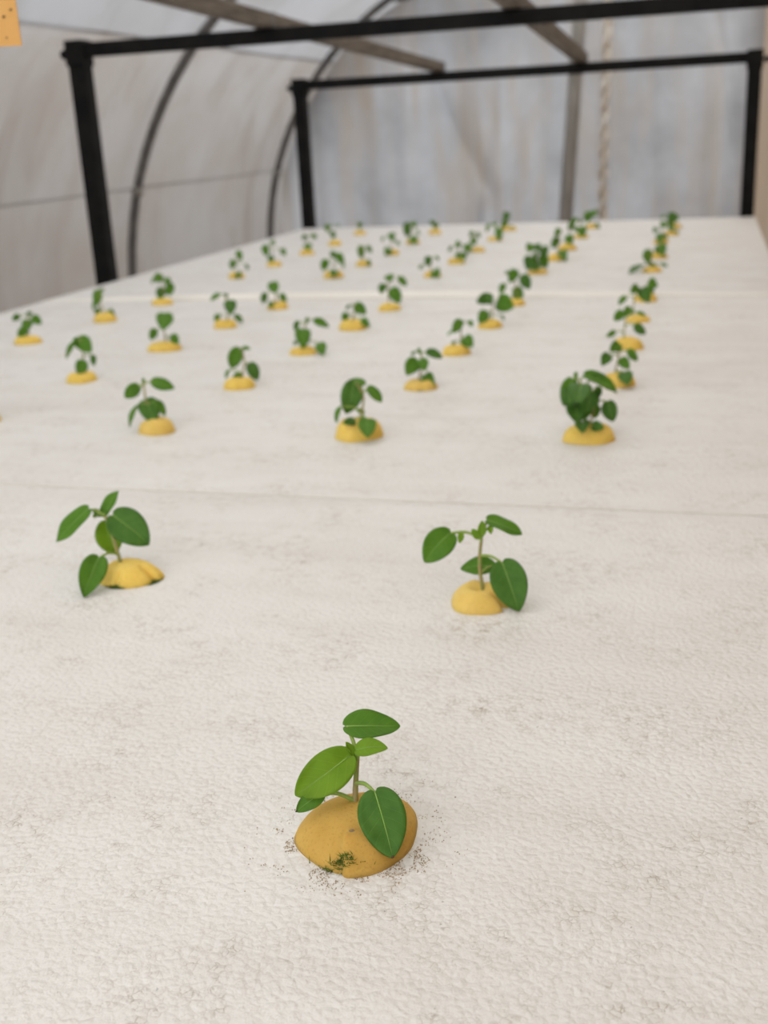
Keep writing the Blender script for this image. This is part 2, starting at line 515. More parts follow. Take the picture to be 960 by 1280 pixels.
# three polystyrene boards; the far one stands slightly proud along the seam
SEAM1, SEAM2 = .795, 1.862
def lift(b, x, y):
    if b == 2:
        s = max(0, math.sin(math.pi * (x - BX0) / (BX1 - BX0)))
        return .0105 * s ** .8 * (1 - .45 * max(0, (x + .45) / .56)) * math.exp(-(y - SEAM2) / .12) + .0008
    if b == 1:
        return .0010 * math.exp(-(y - SEAM1) / .05)
    return 0.0
def board(b, y0, y1, lab):
    nx, ny = 61, 41
    cx, cy = (BX0 + BX1) / 2, (y0 + y1) / 2
    xs = [BX0 + (BX1 - BX0) * i / (nx - 1) for i in range(nx)]
    ys = [y0 + (y1 - y0) * (j / (ny - 1)) ** 1.6 for j in range(ny)] if b == 2 else [y0 + (y1 - y0) * j / (ny - 1) for j in range(ny)]
    if b == 2:
        ys[1] = y0 + .009          # front edge chamfered so that it catches more light
    vs = []
    for y in ys:
        for x in xs:
            ed = min(x - BX0, BX1 - x, y - y0, y1 - y)
            z = lift(b, x, y) - (.0012 if ed < 1e-6 else 0)
            if b == 2 and y == ys[0]: z -= min(.008, .8 * z)
            vs.append((x - cx, y - cy, z))
    top = grid_faces(nx, ny)
    n0 = len(vs)
    ring = [i for i in range(nx)] + [j * nx + nx - 1 for j in range(1, ny)] + [(ny - 1) * nx + i for i in range(nx - 2, -1, -1)] + [j * nx for j in range(ny - 2, 0, -1)]
    for i in ring:
        x, y, z = vs[i]; vs.append((x, y, -.030))
    k = len(ring)
    sides = [(ring[(i + 1) % k], ring[i], n0 + i, n0 + (i + 1) % k) for i in range(k)]
    bot = [tuple(n0 + i for i in reversed(range(k)))]
    o = mesh_obj('foam_board', vs, top + sides + bot, 'eps', None, (cx, cy, ZB), smooth=False)
    o.data.materials.append(M['eps_lit_edge'])
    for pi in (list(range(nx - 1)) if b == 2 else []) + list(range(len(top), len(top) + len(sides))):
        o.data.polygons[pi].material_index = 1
    return tag(o, lab, 'board', 'white foam boards on the growing bed')
board(0, BY0, SEAM1 - .0016, 'white polystyrene board closest to the camera with three large seedlings')
board(1, SEAM1 + .0008, SEAM2 - .0012, 'white polystyrene board in the middle, between the two seams')
board(2, SEAM2 + .0001, BY1, 'white polystyrene board at the far end, its seam edge raised')

# ------------------------------------------------------------------ black support frames and rails
def frame(xl, xr, y, zb, lab, bolt_x):
    fr = empty('support_frame', ((xl + xr) / 2, y, 0))
    def part(name, geo, mat='black_steel', par=fr, smooth=False):
        vs, fs = geo
        return mesh_obj(name, [Vector(v) - fr.location for v in vs], fs, mat, par, smooth=smooth)
    part('post', bar_geo((xl, y, 0), (xl, y, zb + .016), .036, .036, .003))
    part('post', bar_geo((xr, y, 0), (xr, y, zb + .016), .036, .036, .003))
    part('crossbar', bar_geo((xl + .018, y, zb), (xr - .018, y, zb), .027, .027, .003))
    for xx, sg in ((xl, -1), (xr, 1)):
        part('corner_bracket', box_geo(xx - .021, xx + .021, y - .021, y + .021, zb - .03, zb + .019, .003))
        bo = part('bolt', tube_geo([(xx + sg * .021, y, zb - .006), (xx + sg * .040, y, zb - .006)], .005, 8), smooth=True)
        part('nut', tube_geo([(xx + sg * .027, y, zb - .006), (xx + sg * .036, y, zb - .006)], .010, 6), par=bo)
    tag(fr, lab, 'frame', 'black steel support frames over the bed')
frame(-1.235, .150, 2.178, ZB + .452, 'nearer black steel frame, its left post rising beside the middle of the bed', 1)
frame(-1.195, .094, 3.375, ZB + .410, 'farther black steel frame standing at the far end of the bed', 1)

def rail(x1, x2, lab):
    a = Vector((x2, 3.395, ZB + .410 + .0140 + .0135)); b = Vector((x1, 2.178, ZB + .452 + .0140 + .0135))
    d = (b - a) / (b.y - a.y)
    c = a + d * (.55 - a.y)
    rl = empty('wooden_rail', a)
    vs, fs = bar_geo(c - a, Vector((0, 0, 0)), .034, .026, .002)
    mesh_obj('batten', vs, fs, 'batten', rl)
    vs, fs = bar_geo(Vector((0, 0, 0)) , -d * -.012, .036, .028, .002)
    mesh_obj('end_cap', vs, fs, 'batten_end', rl)
    for yy in (2.178,):
        p = a + d * (yy - a.y)
        vs, fs = box_geo(p.x - .0185, p.x + .0185, yy - .006, yy + .006, p.z - .0132, p.z + .0140, .001)
        mesh_obj('wire_tie', [Vector(v) - a for v in vs], fs, 'galv', rl)
    tag(rl, lab, 'rail', 'rails lying across the black frames')
rail(-.833, -.777, 'brown weathered rail crossing the black frames, the left one')
rail(-.359, -.369, 'brown weathered rail crossing the black frames, the right one')

# ------------------------------------------------------------------ yellow sticky card
tr = empty('sticky_trap', (-.4775, .764, ZB + .340))
ax = Vector((.93, .30, 0)).normalized(); an = Vector((ax.y, -ax.x, 0))
vs, fs = box_geo(-.10, 0, -.0008, .0008, 0, .25, .0003)
mesh_obj('card', [ax * v.x + an * v.y + Vector((0, 0, v.z)) for v in vs], fs, 'card', tr)
for k in range(26):
    cxx, czz = -random.uniform(.003, .097), random.uniform(.004, .24)
    if k < 5: cxx, czz = -random.uniform(.003, .016), random.uniform(.004, .028)
    rr_ = random.uniform(.0005, .0010)
    vs, fs = tube_geo([ax * (cxx - rr_) + an * .0010 + Vector((0, 0, czz)), ax * cxx + an * .0014 + Vector((0, 0, czz)), ax * (cxx + rr_) + an * .0010 + Vector((0, 0, czz + rr_ * .5))], [rr_ * .4, rr_, rr_ * .4], 6)
    mesh_obj('stuck_fly', vs, fs, 'fly', tr, smooth=True)
vs, fs = tube_geo([ax * -.05 + Vector((0, 0, .247)), ax * -.05 + Vector((0, 0, .5)), ax * -.05 + Vector((0, 0, CZ + RR - .02 - tr.location.z))], .0008, 6)
mesh_obj('string', vs, fs, 'string', tr)
tag(tr, 'yellow-orange sticky insect card hanging at the top left corner', 'sticky trap')

# seedlings, lengths in tenths of a millimetre: key, place on the bed, plug (radius, height), stem points, leaves (base, tip, width, normal x100, root on the stem)
PLANTS = [
 ('P1',(-1278,3708),(255,140),[(-16,25,23),(-16,25,83),(-18,63,194),(-16,102,302)],[((-37,69,316),(-238,-58,182),168,(22,-85,47),(-17,87,261)),((-80,166,395),(128,252,369),132,(29,-44,85),(-16,102,302)),((-10,72,343),(118,85,361),75,(-4,-67,74),(-16,97,288)),((-27,88,306),(-57,91,364),38,(77,-49,42),(-17,87,261)),((96,-43,234),(204,-201,54),188,(17,-69,70),(-18,63,194)),((-135,-16,182),(-226,-89,130),74,(23,-74,63),(-17,39,125))]),
 ('P3',(-3581,6135),(223,113),[(-63,10,23),(-63,10,83),(-124,56,262),(-176,86,390)],[((-267,36,454),(-445,-112,268),172,(-22,-65,73),(-176,86,390)),((-125,93,397),(118,90,205),229,(34,-83,44),(-163,78,358)),((-210,115,379),(-134,218,527),114,(-26,-73,64),(-169,82,374)),((-206,137,332),(-168,123,105),181,(53,-84,14),(-156,74,342)),((-136,-124,182),(-119,-393,20),169,(55,-40,73),(-86,27,150)),((-225,100,383),(-284,118,426),43,(19,-78,59),(-169,82,374)),((-247,92,391),(-269,81,381),30,(35,-90,24),(-176,86,390))]),
 ('P2',(-1234,6102),(192,120),[(17,20,-19),(17,20,41),(-15,68,206),(-12,125,364)],[((-186,65,411),(-326,-47,255),178,(26,-88,40),(-12,125,364)),((18,173,466),(223,203,373),132,(43,-30,85),(-12,125,364)),((134,6,262),(252,-131,15),215,(10,-85,52),(-14,89,265)),((55,149,179),(-147,128,157),118,(1,-74,67),(-7,56,165)),((-14,107,371),(-64,99,427),52,(35,-92,18),(-13,118,345)),((-8,106,388),(-4,119,478),53,(10,-98,14),(-12,125,364)),((41,133,442),(52,99,403),37,(11,-74,67),(-12,125,364)),((-125,82,408),(-129,45,354),40,(22,-81,54),(-12,125,364))]),
 ('A2',(-5172,9737),(184,143),[(-45,19,32),(-45,19,92),(-125,68,298),(-157,119,470)],[((-219,125,435),(-356,67,316),136,(33,-94,8),(-149,107,427)),((-215,115,428),(-271,78,316),78,(42,-90,9),(-149,107,427)),((-89,165,469),(125,217,386),137,(40,-71,58),(-153,113,449)),((-137,91,300),(5,-62,97),214,(24,-69,68),(-125,68,298)),((-35,69,299),(83,35,152),111,(69,-36,63),(-105,56,246)),((-195,17,258),(-260,-83,59),135,(-60,-62,51),(-115,62,272)),((-161,123,453),(-167,149,511),37,(11,-90,41),(-149,107,427))]),
 ('A1',(-3094,9741),(230,179),[(14,66,116),(14,66,176),(22,132,355),(-49,155,480)],[((-73,174,484),(-138,70,197),213,(31,-91,26),(-41,152,464)),((24,207,460),(-148,189,482),101,(15,-38,91),(-14,143,417)),((49,205,426),(177,218,279),113,(58,-68,44),(13,135,370)),((100,-43,188),(175,-284,79),173,(12,-38,92),(14,66,176)),((-5,-81,169),(-80,-212,182),88,(71,-35,61),(14,66,176)),((-168,7,284),(-190,-76,150),92,(-58,-65,49),(16,83,221)),((34,94,205),(-51,89,244),54,(30,-75,58),(14,66,176))]),
 ('B1',(-3002,11792),(185,100),[(-21,35,57),(-21,35,117),(1,92,259),(-24,132,394)],[((-52,104,297),(-138,-79,164),179,(51,-65,57),(-5,102,293)),((44,148,381),(218,172,303),112,(36,-74,57),(-18,122,360)),((-5,81,312),(70,-51,205),131,(-3,-64,77),(-5,102,293)),((46,62,143),(164,-68,36),155,(-16,-71,68),(-19,42,135)),((-15,91,371),(-34,86,439),48,(30,-96,1),(-15,117,343)),((-81,147,380),(-139,143,347),39,(-16,-90,39),(-21,127,377))]),
 ('A0',(-970,9841),(230,141),[(7,53,83),(7,53,143),(23,116,311),(-124,147,521)],[((-174,169,516),(-236,92,277),155,(13,-95,27),(-124,147,521)),((-73,5,505),(-64,-311,405),211,(15,-29,94),(-88,139,469)),((-139,76,318),(-91,-107,174),183,(-2,-62,78),(-14,124,363)),((-61,157,556),(231,171,390),195,(48,-33,81),(-106,143,495)),((59,215,435),(43,197,318),85,(8,-99,14),(-14,124,363)),((148,162,314),(200,120,137),148,(7,-97,25),(23,116,311)),((31,152,290),(35,134,159),106,(9,-99,14),(21,108,290)),((-48,-98,192),(-31,-315,149),134,(7,-19,98),(7,53,143)),((33,-87,155),(141,-159,149),99,(-50,-79,34),(7,53,143)),((-140,177,514),(-145,221,572),42,(8,-79,60),(-124,147,521)),((-184,100,434),(-168,-87,315),169,(9,-53,85),(-88,139,469)),((-15,125,394),(-18,-86,268),183,(15,-51,85),(-14,124,363)),((-69,93,291),(-38,-71,196),155,(-3,-50,86),(17,92,248)),((3,172,505),(103,208,538),85,(25,-93,27),(-69,136,442))]),
 ('A3',(-7364,9953),(241,166),[(12,57,90),(12,57,150),(-2,103,295),(-50,146,457)],[((-29,117,463),(-185,-11,301),150,(29,-87,41),(-44,141,436)),((45,139,416),(194,114,263),140,(35,-81,47),(-26,125,376)),((-46,123,289),(-205,44,134),137,(8,-92,38),(0,97,277))]),
 ('B0',(-886,12081),(185,144),[(-40,34,69),(-40,34,129),(-10,96,281),(-20,119,353)],[((-105,44,323),(-172,-110,235),126,(43,-58,69),(-13,102,299)),((-8,111,430),(-89,-53,377),126,(61,-50,61),(-20,119,353)),((88,161,351),(186,154,228),96,(10,-98,14),(-16,110,326)),((16,82,272),(112,-6,178),118,(-24,-82,53),(-14,88,262)),((70,-38,151),(115,-276,64),163,(-16,-37,92),(-40,34,129))]),
 ('C0',(-930,14162),(194,143),[(-56,34,84),(-56,34,144),(-49,94,308),(-40,131,404)],[((-164,29,211),(-268,-22,148),77,(27,-92,29),(-54,49,185)),((71,116,275),(206,112,156),120,(9,-99,14),(-51,79,267)),((-82,118,442),(-176,43,335),128,(27,-88,38),(-40,131,404)),((10,213,470),(-58,87,386),128,(43,-65,63),(-40,131,404)),((86,147,422),(204,150,382),72,(28,-58,76),(-40,131,404))]),
 ('D0',(-935,16200),(185,87),[(-67,8,19),(-67,8,79),(-67,68,250),(-51,133,420)],[((-181,60,342),(-271,-12,228),94,(-7,-82,57),(-61,93,314)),((-20,134,468),(-114,-34,403),136,(61,-56,56),(-51,133,420)),((27,171,430),(137,20,253),194,(-19,-80,56),(-51,133,420))]),
 ('E0',(-927,18079),(190,140),[(-4,27,20),(-4,27,80),(8,73,200),(21,107,285)],[((23,83,270),(170,-87,232),193,(-65,-65,39),(16,94,253)),((-43,38,178),(-72,-97,108),107,(33,-49,80),(3,56,155)),((59,108,195),(102,100,96),86,(6,-99,11),(6,67,185))]),
 ('G0',(-1016,21577),(185,98),[(-9,27,23),(-9,27,83),(-65,119,391)],[((-135,-9,132),(-385,-387,20),192,(-7,-24,97),(-16,38,122)),((95,53,57),(-92,36,155),123,(36,-75,56),(-9,27,83)),((-87,146,388),(-77,84,139),191,(5,-97,24),(-65,119,391)),((155,61,140),(283,55,80),82,(28,-69,67),(-16,38,122))]),
 ('H0',(-1000,23764),(185,123),[(-10,30,35),(-10,30,95),(4,97,272)],[((40,67,263),(107,-177,71),223,(-16,-64,76),(2,89,250)),((-4,57,230),(-73,-20,113),111,(23,-87,44),(-1,72,205))]),
 ('I0',(-1075,26683),(185,115),[(21,36,23),(21,36,83),(-13,96,284)],[((-49,82,209),(16,-304,20),187,(-16,-46,88),(0,73,209)),((67,93,179),(127,78,66),93,(1,-99,14),(8,58,158)),((-116,63,341),(-162,-90,243),124,(35,-58,74),(-13,96,284))]),
 ('J0',(-916,28511),(185,111),[(-11,29,32),(-11,29,92),(-34,97,305)],[((22,81,250),(-26,-110,103),165,(25,-63,74),(-26,72,225)),((-168,33,314),(-214,-222,187),199,(31,-47,83),(-34,97,305)),((86,-52,97),(179,-130,57),99,(-51,-79,35),(-11,29,92))]),
 ('K0',(-886,30308),(185,134),[(-6,38,53),(-6,38,113),(-45,111,353)],[((-75,110,383),(-121,-36,15),246,(7,-93,36),(-45,111,353)),((15,80,325),(69,16,171),123,(-7,-93,36),(-35,93,293)),((-273,54,335),(-364,7,246),88,(23,-94,26),(-40,102,323))]),
 ('B2',(-5117,11716),(189,118),[(17,41,42),(17,41,102),(36,107,274),(-9,148,427)],[((-43,171,423),(-127,89,196),176,(39,-90,18),(-3,143,408)),((84,154,253),(168,135,52),149,(36,-90,24),(33,99,252)),((8,73,141),(-103,25,60),108,(31,-94,13),(19,49,123)),((-145,64,188),(-187,43,89),63,(-44,-82,36),(22,57,145)),((18,116,434),(125,116,421),63,(9,-61,79),(-3,143,408))]),
 ('C2',(-5059,13714),(185,100),[(-4,24,11),(-4,24,71),(-1,103,293),(31,156,415)],[((-9,88,309),(52,-127,102),216,(28,-62,73),(-1,103,293)),((107,214,405),(297,264,310),127,(47,-65,60),(31,156,415)),((-89,140,405),(-130,100,282),79,(17,-95,25),(15,129,354)),((244,0,142),(342,-183,19),154,(3,-54,84),(-3,44,127)),((35,136,379),(33,160,461),56,(34,-90,26),(19,136,369)),((-108,61,156),(-130,27,104),56,(43,-83,35),(-3,44,127))]),
 ('D2',(-4951,15598),(226,142),[(-21,32,48),(-21,32,108),(14,95,258),(-32,116,356)],[((7,129,325),(194,46,209),172,(-12,-88,45),(-4,103,295)),((-106,79,217),(-143,-36,124),120,(52,-64,57),(-4,63,183)),((154,-39,148),(295,-142,55),120,(-20,-79,58),(-13,48,146)),((-53,80,333),(-108,30,277),54,(25,-83,50),(-21,111,332)),((32,104,358),(132,100,326),61,(20,-70,68),(-15,108,319))]),
 ('D3',(-7016,15738),(185,127),[(11,40,45),(11,40,105),(45,121,304),(-35,154,465)],[((43,146,390),(122,-42,202),197,(28,-62,73),(15,133,364)),((-97,112,487),(-229,22,402),105,(3,-71,70),(-35,154,465)),((-121,24,199),(-145,-33,75),100,(45,-84,31),(19,60,155)),((110,130,166),(218,146,46),100,(35,-92,19),(24,70,179)),((-43,133,453),(1,199,460),72,(81,-56,20),(-25,150,445))]),
 ('E3',(-6859,17549),(191,125),[(-19,31,44),(-19,31,104),(-59,86,294),(-113,115,422)],[((-98,78,427),(42,-119,272),196,(0,-62,79),(-106,112,406)),((-203,-9,260),(-221,-100,92),125,(42,-82,40),(-49,72,247)),((49,67,230),(149,33,107),118,(17,-91,39),(-39,59,199)),((-75,-94,123),(-57,-209,51),98,(40,-44,80),(-19,31,104))]),
 ('B3',(-7289,11955),(192,113),[(-6,34,42),(-6,34,102),(-4,108,309),(-47,161,495)],[((-83,170,481),(140,62,339),201,(2,-78,62),(-42,154,472)),((-87,126,464),(-190,18,269),143,(-43,-68,60),(-37,147,448)),((123,122,294),(147,72,169),80,(47,-78,40),(-4,99,283)),((5,53,246),(-1,-38,62),158,(53,-77,36),(-5,80,231)),((-80,192,489),(-169,175,438),72,(20,-98,-4),(-42,154,472))]),
 ('C3',(-7149,13942),(238,119),[(5,42,55),(5,42,115),(-28,83,259),(-23,149,441)],[((-21,155,481),(66,-103,295),243,(37,-45,81),(-23,149,441)),((-134,28,283),(-176,-54,146),123,(52,-80,32),(-28,83,259)),((101,51,196),(236,-49,93),130,(-2,-73,68),(-3,52,151))]),
 ('C4',(-9602,14413),(207,118),[(11,38,39),(11,38,99),(-11,91,266),(-17,138,406)],[((-121,64,403),(-164,-58,343),104,(80,-47,38),(-16,126,371)),((58,114,365),(213,105,269),139,(20,-90,40),(-15,120,353)),((-22,123,320),(9,-22,182),156,(56,-50,66),(-12,103,301)),((-19,37,217),(-110,-57,88),139,(58,-80,18),(-3,71,203)),((-8,99,412),(84,102,427),69,(3,-100,5),(-16,132,388))]),
 ('D4',(-9378,16314),(201,154),[(-26,38,71),(-26,38,131),(-96,78,303),(-119,126,457)],[((-135,131,488),(-158,35,237),161,(52,-81,26),(-119,126,457)),((60,57,176),(158,34,73),115,(25,-86,43),(-26,38,131)),((-129,80,206),(-190,51,86),96,(44,-90,0),(-61,58,217)),((-88,112,490),(-9,118,506),57,(6,-100,3),(-119,126,457)),((-191,54,307),(-186,10,172),83,(-44,-86,26),(-96,78,303))]),
 ('E4',(-9251,18123),(201,110),[(6,39,44),(6,39,104),(-4,118,338),(-63,160,507)],[((-74,182,505),(-72,16,373),166,(57,-51,64),(-55,155,486)),((117,150,350),(111,65,131),166,(46,-83,31),(-4,118,338)),((-21,133,266),(-44,-35,97),187,(57,-62,54),(0,88,250)),((43,164,436),(160,74,331),125,(2,-75,67),(-26,134,402)),((-85,120,478),(-184,31,357),104,(-21,-70,68),(-48,150,465))]),
 ('C1',(-3026,13749),(185,125),[(56,58,56),(56,58,116),(50,106,259),(18,152,416)],[((45,148,404),(-41,64,252),134,(30,-90,33),(26,141,377)),((108,64,204),(238,-97,108),164,(-30,-65,69),(53,82,188)),((142,172,387),(196,108,328),74,(-16,-74,66),(30,135,357)),((-38,24,160),(-9,-51,132),60,(-17,-40,90),(55,64,134)),((-43,120,282),(-125,95,217),62,(-41,-56,72),(46,112,279))]),
 ('D1',(-2951,15689),(185,120),[(10,38,40),(10,38,100),(27,118,313),(-20,153,449)],[((-23,169,418),(-188,25,348),167,(55,-78,31),(-8,144,415)),((93,156,363),(347,-39,282),267,(-46,-78,42),(21,123,330)),((-57,24,229),(-117,-170,90),167,(44,-61,66),(18,78,206)),((146,80,163),(197,55,89),54,(59,-54,59),(14,58,153)),((-43,125,453),(9,-1,316),134,(3,-73,69),(-20,153,449))]),
 ('E1',(-2935,17769),(185,108),[(27,33,12),(27,33,72),(1,111,312),(-52,159,494)],[((-4,159,525),(-94,54,351),168,(30,-88,37),(-52,159,494)),((105,165,444),(217,106,227),187,(7,-95,29),(-26,135,403)),((14,128,263),(66,9,20),187,(10,-88,46),(8,91,252)),((-177,32,325),(-234,-56,183),112,(29,-86,41),(-5,117,335)),((-123,108,517),(-140,0,480),75,(56,-35,75),(-52,159,494))]),
 ('E2',(-4885,17345),(195,108),[(-7,29,28),(-7,29,88),(-34,107,330),(-26,167,496)],[((-52,207,523),(34,77,434),151,(-15,-62,77),(-26,167,496)),((126,215,488),(250,207,348),121,(18,-96,22),(-26,167,496)),((-109,149,389),(-143,48,246),132,(38,-80,47),(-32,122,372)),((30,116,328),(160,65,91),207,(18,-94,30),(-30,97,300))]),
 ('G1',(-3108,21486),(190,106),[(-11,28,28),(-11,28,88),(-43,165,504)],[((-145,180,532),(-175,-42,403),200,(38,-50,78),(-43,165,504)),((52,195,471),(171,12,336),200,(-27,-68,68),(-39,148,452)),((-161,91,320),(-175,-138,86),234,(22,-70,68),(-27,97,296)),((57,157,336),(141,106,80),200,(10,-97,23),(-31,114,348)),((-43,61,210),(-34,-221,90),234,(23,-37,90),(-19,62,192)),((-53,137,535),(36,-51,431),167,(-28,-56,78),(-43,165,504)),((-48,101,400),(-37,16,196),129,(-52,-80,31),(-35,131,400))]),
 ('H1',(-3051,23670),(185,143),[(17,47,59),(17,47,119),(42,204,542)],[((28,195,437),(-96,107,232),183,(23,-94,26),(36,165,436)),((50,265,611),(-35,135,476),146,(39,-77,50),(42,204,542)),((114,135,184),(242,-356,20),201,(-23,-36,90),(20,67,172))]),
 ('I1',(-3053,25690),(199,149),[(10,47,64),(10,47,124),(42,184,485)],[((20,102,314),(83,-115,101),217,(-2,-71,71),(26,115,305)),((68,238,577),(5,163,389),138,(19,-93,31),(42,184,485)),((120,232,479),(181,180,375),99,(-7,-91,41),(42,184,485))]),
 ('J1',(-3035,28241),(185,120),[(-1,34,36),(-1,34,96),(-68,124,409)],[((-28,99,268),(62,-161,54),258,(-11,-65,75),(-34,79,252)),((-144,154,479),(-250,48,218),175,(-47,-74,49),(-68,124,409)),((-52,143,442),(-8,117,326),86,(5,-97,24),(-68,124,409))]),
 ('K1',(-3020,30859),(185,125),[(-5,34,39),(-5,34,99),(-38,137,419)],[((-116,128,422),(-145,26,134),234,(13,-94,32),(-38,137,419)),((-3,175,453),(66,-75,301),234,(-15,-55,82),(-38,137,419)),((81,-45,123),(219,-131,22),117,(-28,-88,38),(-5,34,99))]),
 ('G2',(-5090,21244),(186,115),[(-31,25,37),(-31,25,97),(-55,95,315)],[((-81,88,373),(-100,6,196),153,(27,-88,38),(-55,95,315)),((32,173,361),(91,186,281),68,(28,-96,4),(-55,95,315)),((47,-51,133),(191,-341,28),220,(-31,-46,83),(-31,25,97)),((-211,55,223),(-259,35,133),75,(23,-97,9),(-43,60,206))]),
 ('H2',(-5082,23403),(185,123),[(11,39,41),(11,39,101),(44,142,365)],[((49,129,428),(0,-66,348),148,(64,-42,64),(44,142,365)),((-128,122,340),(-196,95,243),81,(23,-97,12),(36,116,299)),((73,136,212),(110,-142,38),259,(20,-50,84),(23,78,200)),((147,185,359),(283,25,254),185,(-33,-70,63),(44,142,365))]),
 ('I2',(-5076,25670),(185,109),[(-28,23,29),(-28,23,89),(-108,114,415)],[((-237,-50,167),(-129,-409,20),201,(-8,-40,91),(-48,46,170)),((-133,152,445),(-203,110,322),101,(25,-95,18),(-108,114,415)),((-37,103,414),(44,68,306),101,(3,-94,33),(-98,103,374)),((-111,118,314),(-107,-22,144),161,(22,-75,62),(-78,80,292))]),
 ('J2',(-5124,28128),(194,106),[(23,36,22),(23,36,82),(-25,121,364)],[((65,136,289),(139,-188,20),219,(7,-63,78),(-7,89,258)),((-145,62,409),(-210,-50,222),132,(-25,-79,56),(-25,121,364)),((-41,112,438),(27,65,301),109,(5,-93,35),(-25,121,364))]),
 ('K2',(-5225,30899),(201,118),[(-23,26,34),(-23,26,94),(-96,114,403)],[((-81,151,459),(-137,-62,239),215,(34,-72,61),(-96,114,403)),((-109,62,250),(-230,-34,67),191,(30,-91,28),(-60,70,248)),((-3,-100,65),(139,-142,109),96,(-27,-96,-5),(-23,26,94))]),
 ('G3',(-7117,21330),(213,149),[(3,46,67),(3,46,127),(-25,141,421)],[((-156,98,341),(-214,22,127),174,(36,-91,23),(-14,105,311)),((-82,185,476),(43,101,387),140,(-17,-82,54),(-25,141,421)),((53,146,448),(192,102,260),174,(16,-93,33),(-25,141,421)),((40,-63,154),(128,-350,78),192,(13,-22,97),(3,46,127)),((166,98,278),(212,42,172),74,(47,-68,56),(-8,81,237))]),
 ('H3',(-7076,23278),(185,126),[(-20,36,60),(-20,36,120),(-46,114,362)],[((-89,153,406),(-66,89,136),169,(28,-93,24),(-46,114,362)),((70,122,406),(169,71,255),113,(11,-91,39),(-46,114,362)),((87,-42,127),(183,-143,17),132,(-7,-76,64),(-20,36,120))]),
 ('I3',(-7026,25414),(189,132),[(-37,28,50),(-37,28,110),(-33,121,370)],[((-62,179,466),(14,18,294),183,(9,-71,70),(-33,121,370)),((-60,-77,155),(-61,-379,39),203,(53,-31,79),(-37,28,110)),((78,96,303),(161,60,193),82,(19,-88,44),(-34,98,305)),((-206,104,392),(-261,69,286),72,(-20,-90,40),(-33,121,370))]),
 ('J3',(-7162,27889),(185,144),[(-32,34,62),(-32,34,122),(-83,138,461)],[((-163,152,498),(-151,47,145),221,(25,-93,28),(-83,138,461)),((-39,201,509),(69,88,375),155,(-9,-80,60),(-83,138,461)),((28,-39,183),(168,-454,20),221,(-5,-38,92),(-38,47,164)),((85,139,311),(149,118,190),80,(62,-65,44),(-58,86,292))]),
 ('K3',(-7178,30393),(185,141),[(-4,32,34),(-4,32,94),(-34,105,326)],[((-60,129,324),(9,95,108),144,(19,-96,21),(-30,96,297)),((-88,78,369),(-143,2,246),89,(-21,-78,58),(-34,105,326)),((25,109,245),(91,107,156),86,(17,-97,15),(-23,78,239))]),
 ('G4',(-9250,21510),(185,128),[(-25,26,33),(-25,26,93),(5,146,409)],[((5,173,526),(82,118,333),144,(30,-88,37),(5,146,409)),((-93,130,353),(-125,76,161),137,(41,-89,19),(-2,116,330)),((165,162,254),(197,147,140),72,(36,-91,22),(-6,101,291)),((45,-57,118),(182,-273,45),162,(-19,-42,89),(-25,26,93))]),
 ('H4',(-9211,23548),(185,115),[(-27,25,34),(-27,25,94),(-88,118,409)],[((-216,91,447),(-170,18,205),175,(33,-88,33),(-88,118,409)),((-79,167,533),(23,37,455),136,(-17,-60,78),(-88,118,409)),((149,129,354),(252,83,215),136,(15,-90,41),(-73,95,330)),((-82,15,226),(-30,-62,38),156,(30,-85,43),(-50,60,212))]),
 ('I4',(-9228,25768),(185,138),[(-4,39,53),(-4,39,113),(-16,131,384)],[((-56,151,452),(-84,26,331),126,(51,-65,56),(-16,131,384)),((84,181,446),(220,192,365),126,(18,-97,17),(-16,131,384)),((-3,117,245),(80,-93,91),211,(16,-54,83),(-9,73,215))]),
 ('J4',(-9203,27866),(185,144),[(-33,37,72),(-33,37,132),(-194,100,447)],[((-200,133,519),(-213,65,320),158,(34,-90,28),(-194,100,447)),((-106,57,337),(8,13,175),158,(14,-92,35),(-133,77,329)),((27,176,509),(112,178,466),68,(12,-98,18),(-174,92,407))]),
 ('K4',(-9397,30717),(185,124),[(-25,34,58),(-25,34,118),(-34,102,316)],[((-61,123,335),(-11,75,114),134,(61,-74,30),(-34,102,316)),((26,120,313),(9,78,205),74,(33,-90,29),(-32,93,291))]),
]

# ------------------------------------------------------------------ seedlings
def lift_at(x, y):
    return lift(0 if y < SEAM1 else (1 if y < SEAM2 else 2), x, y)

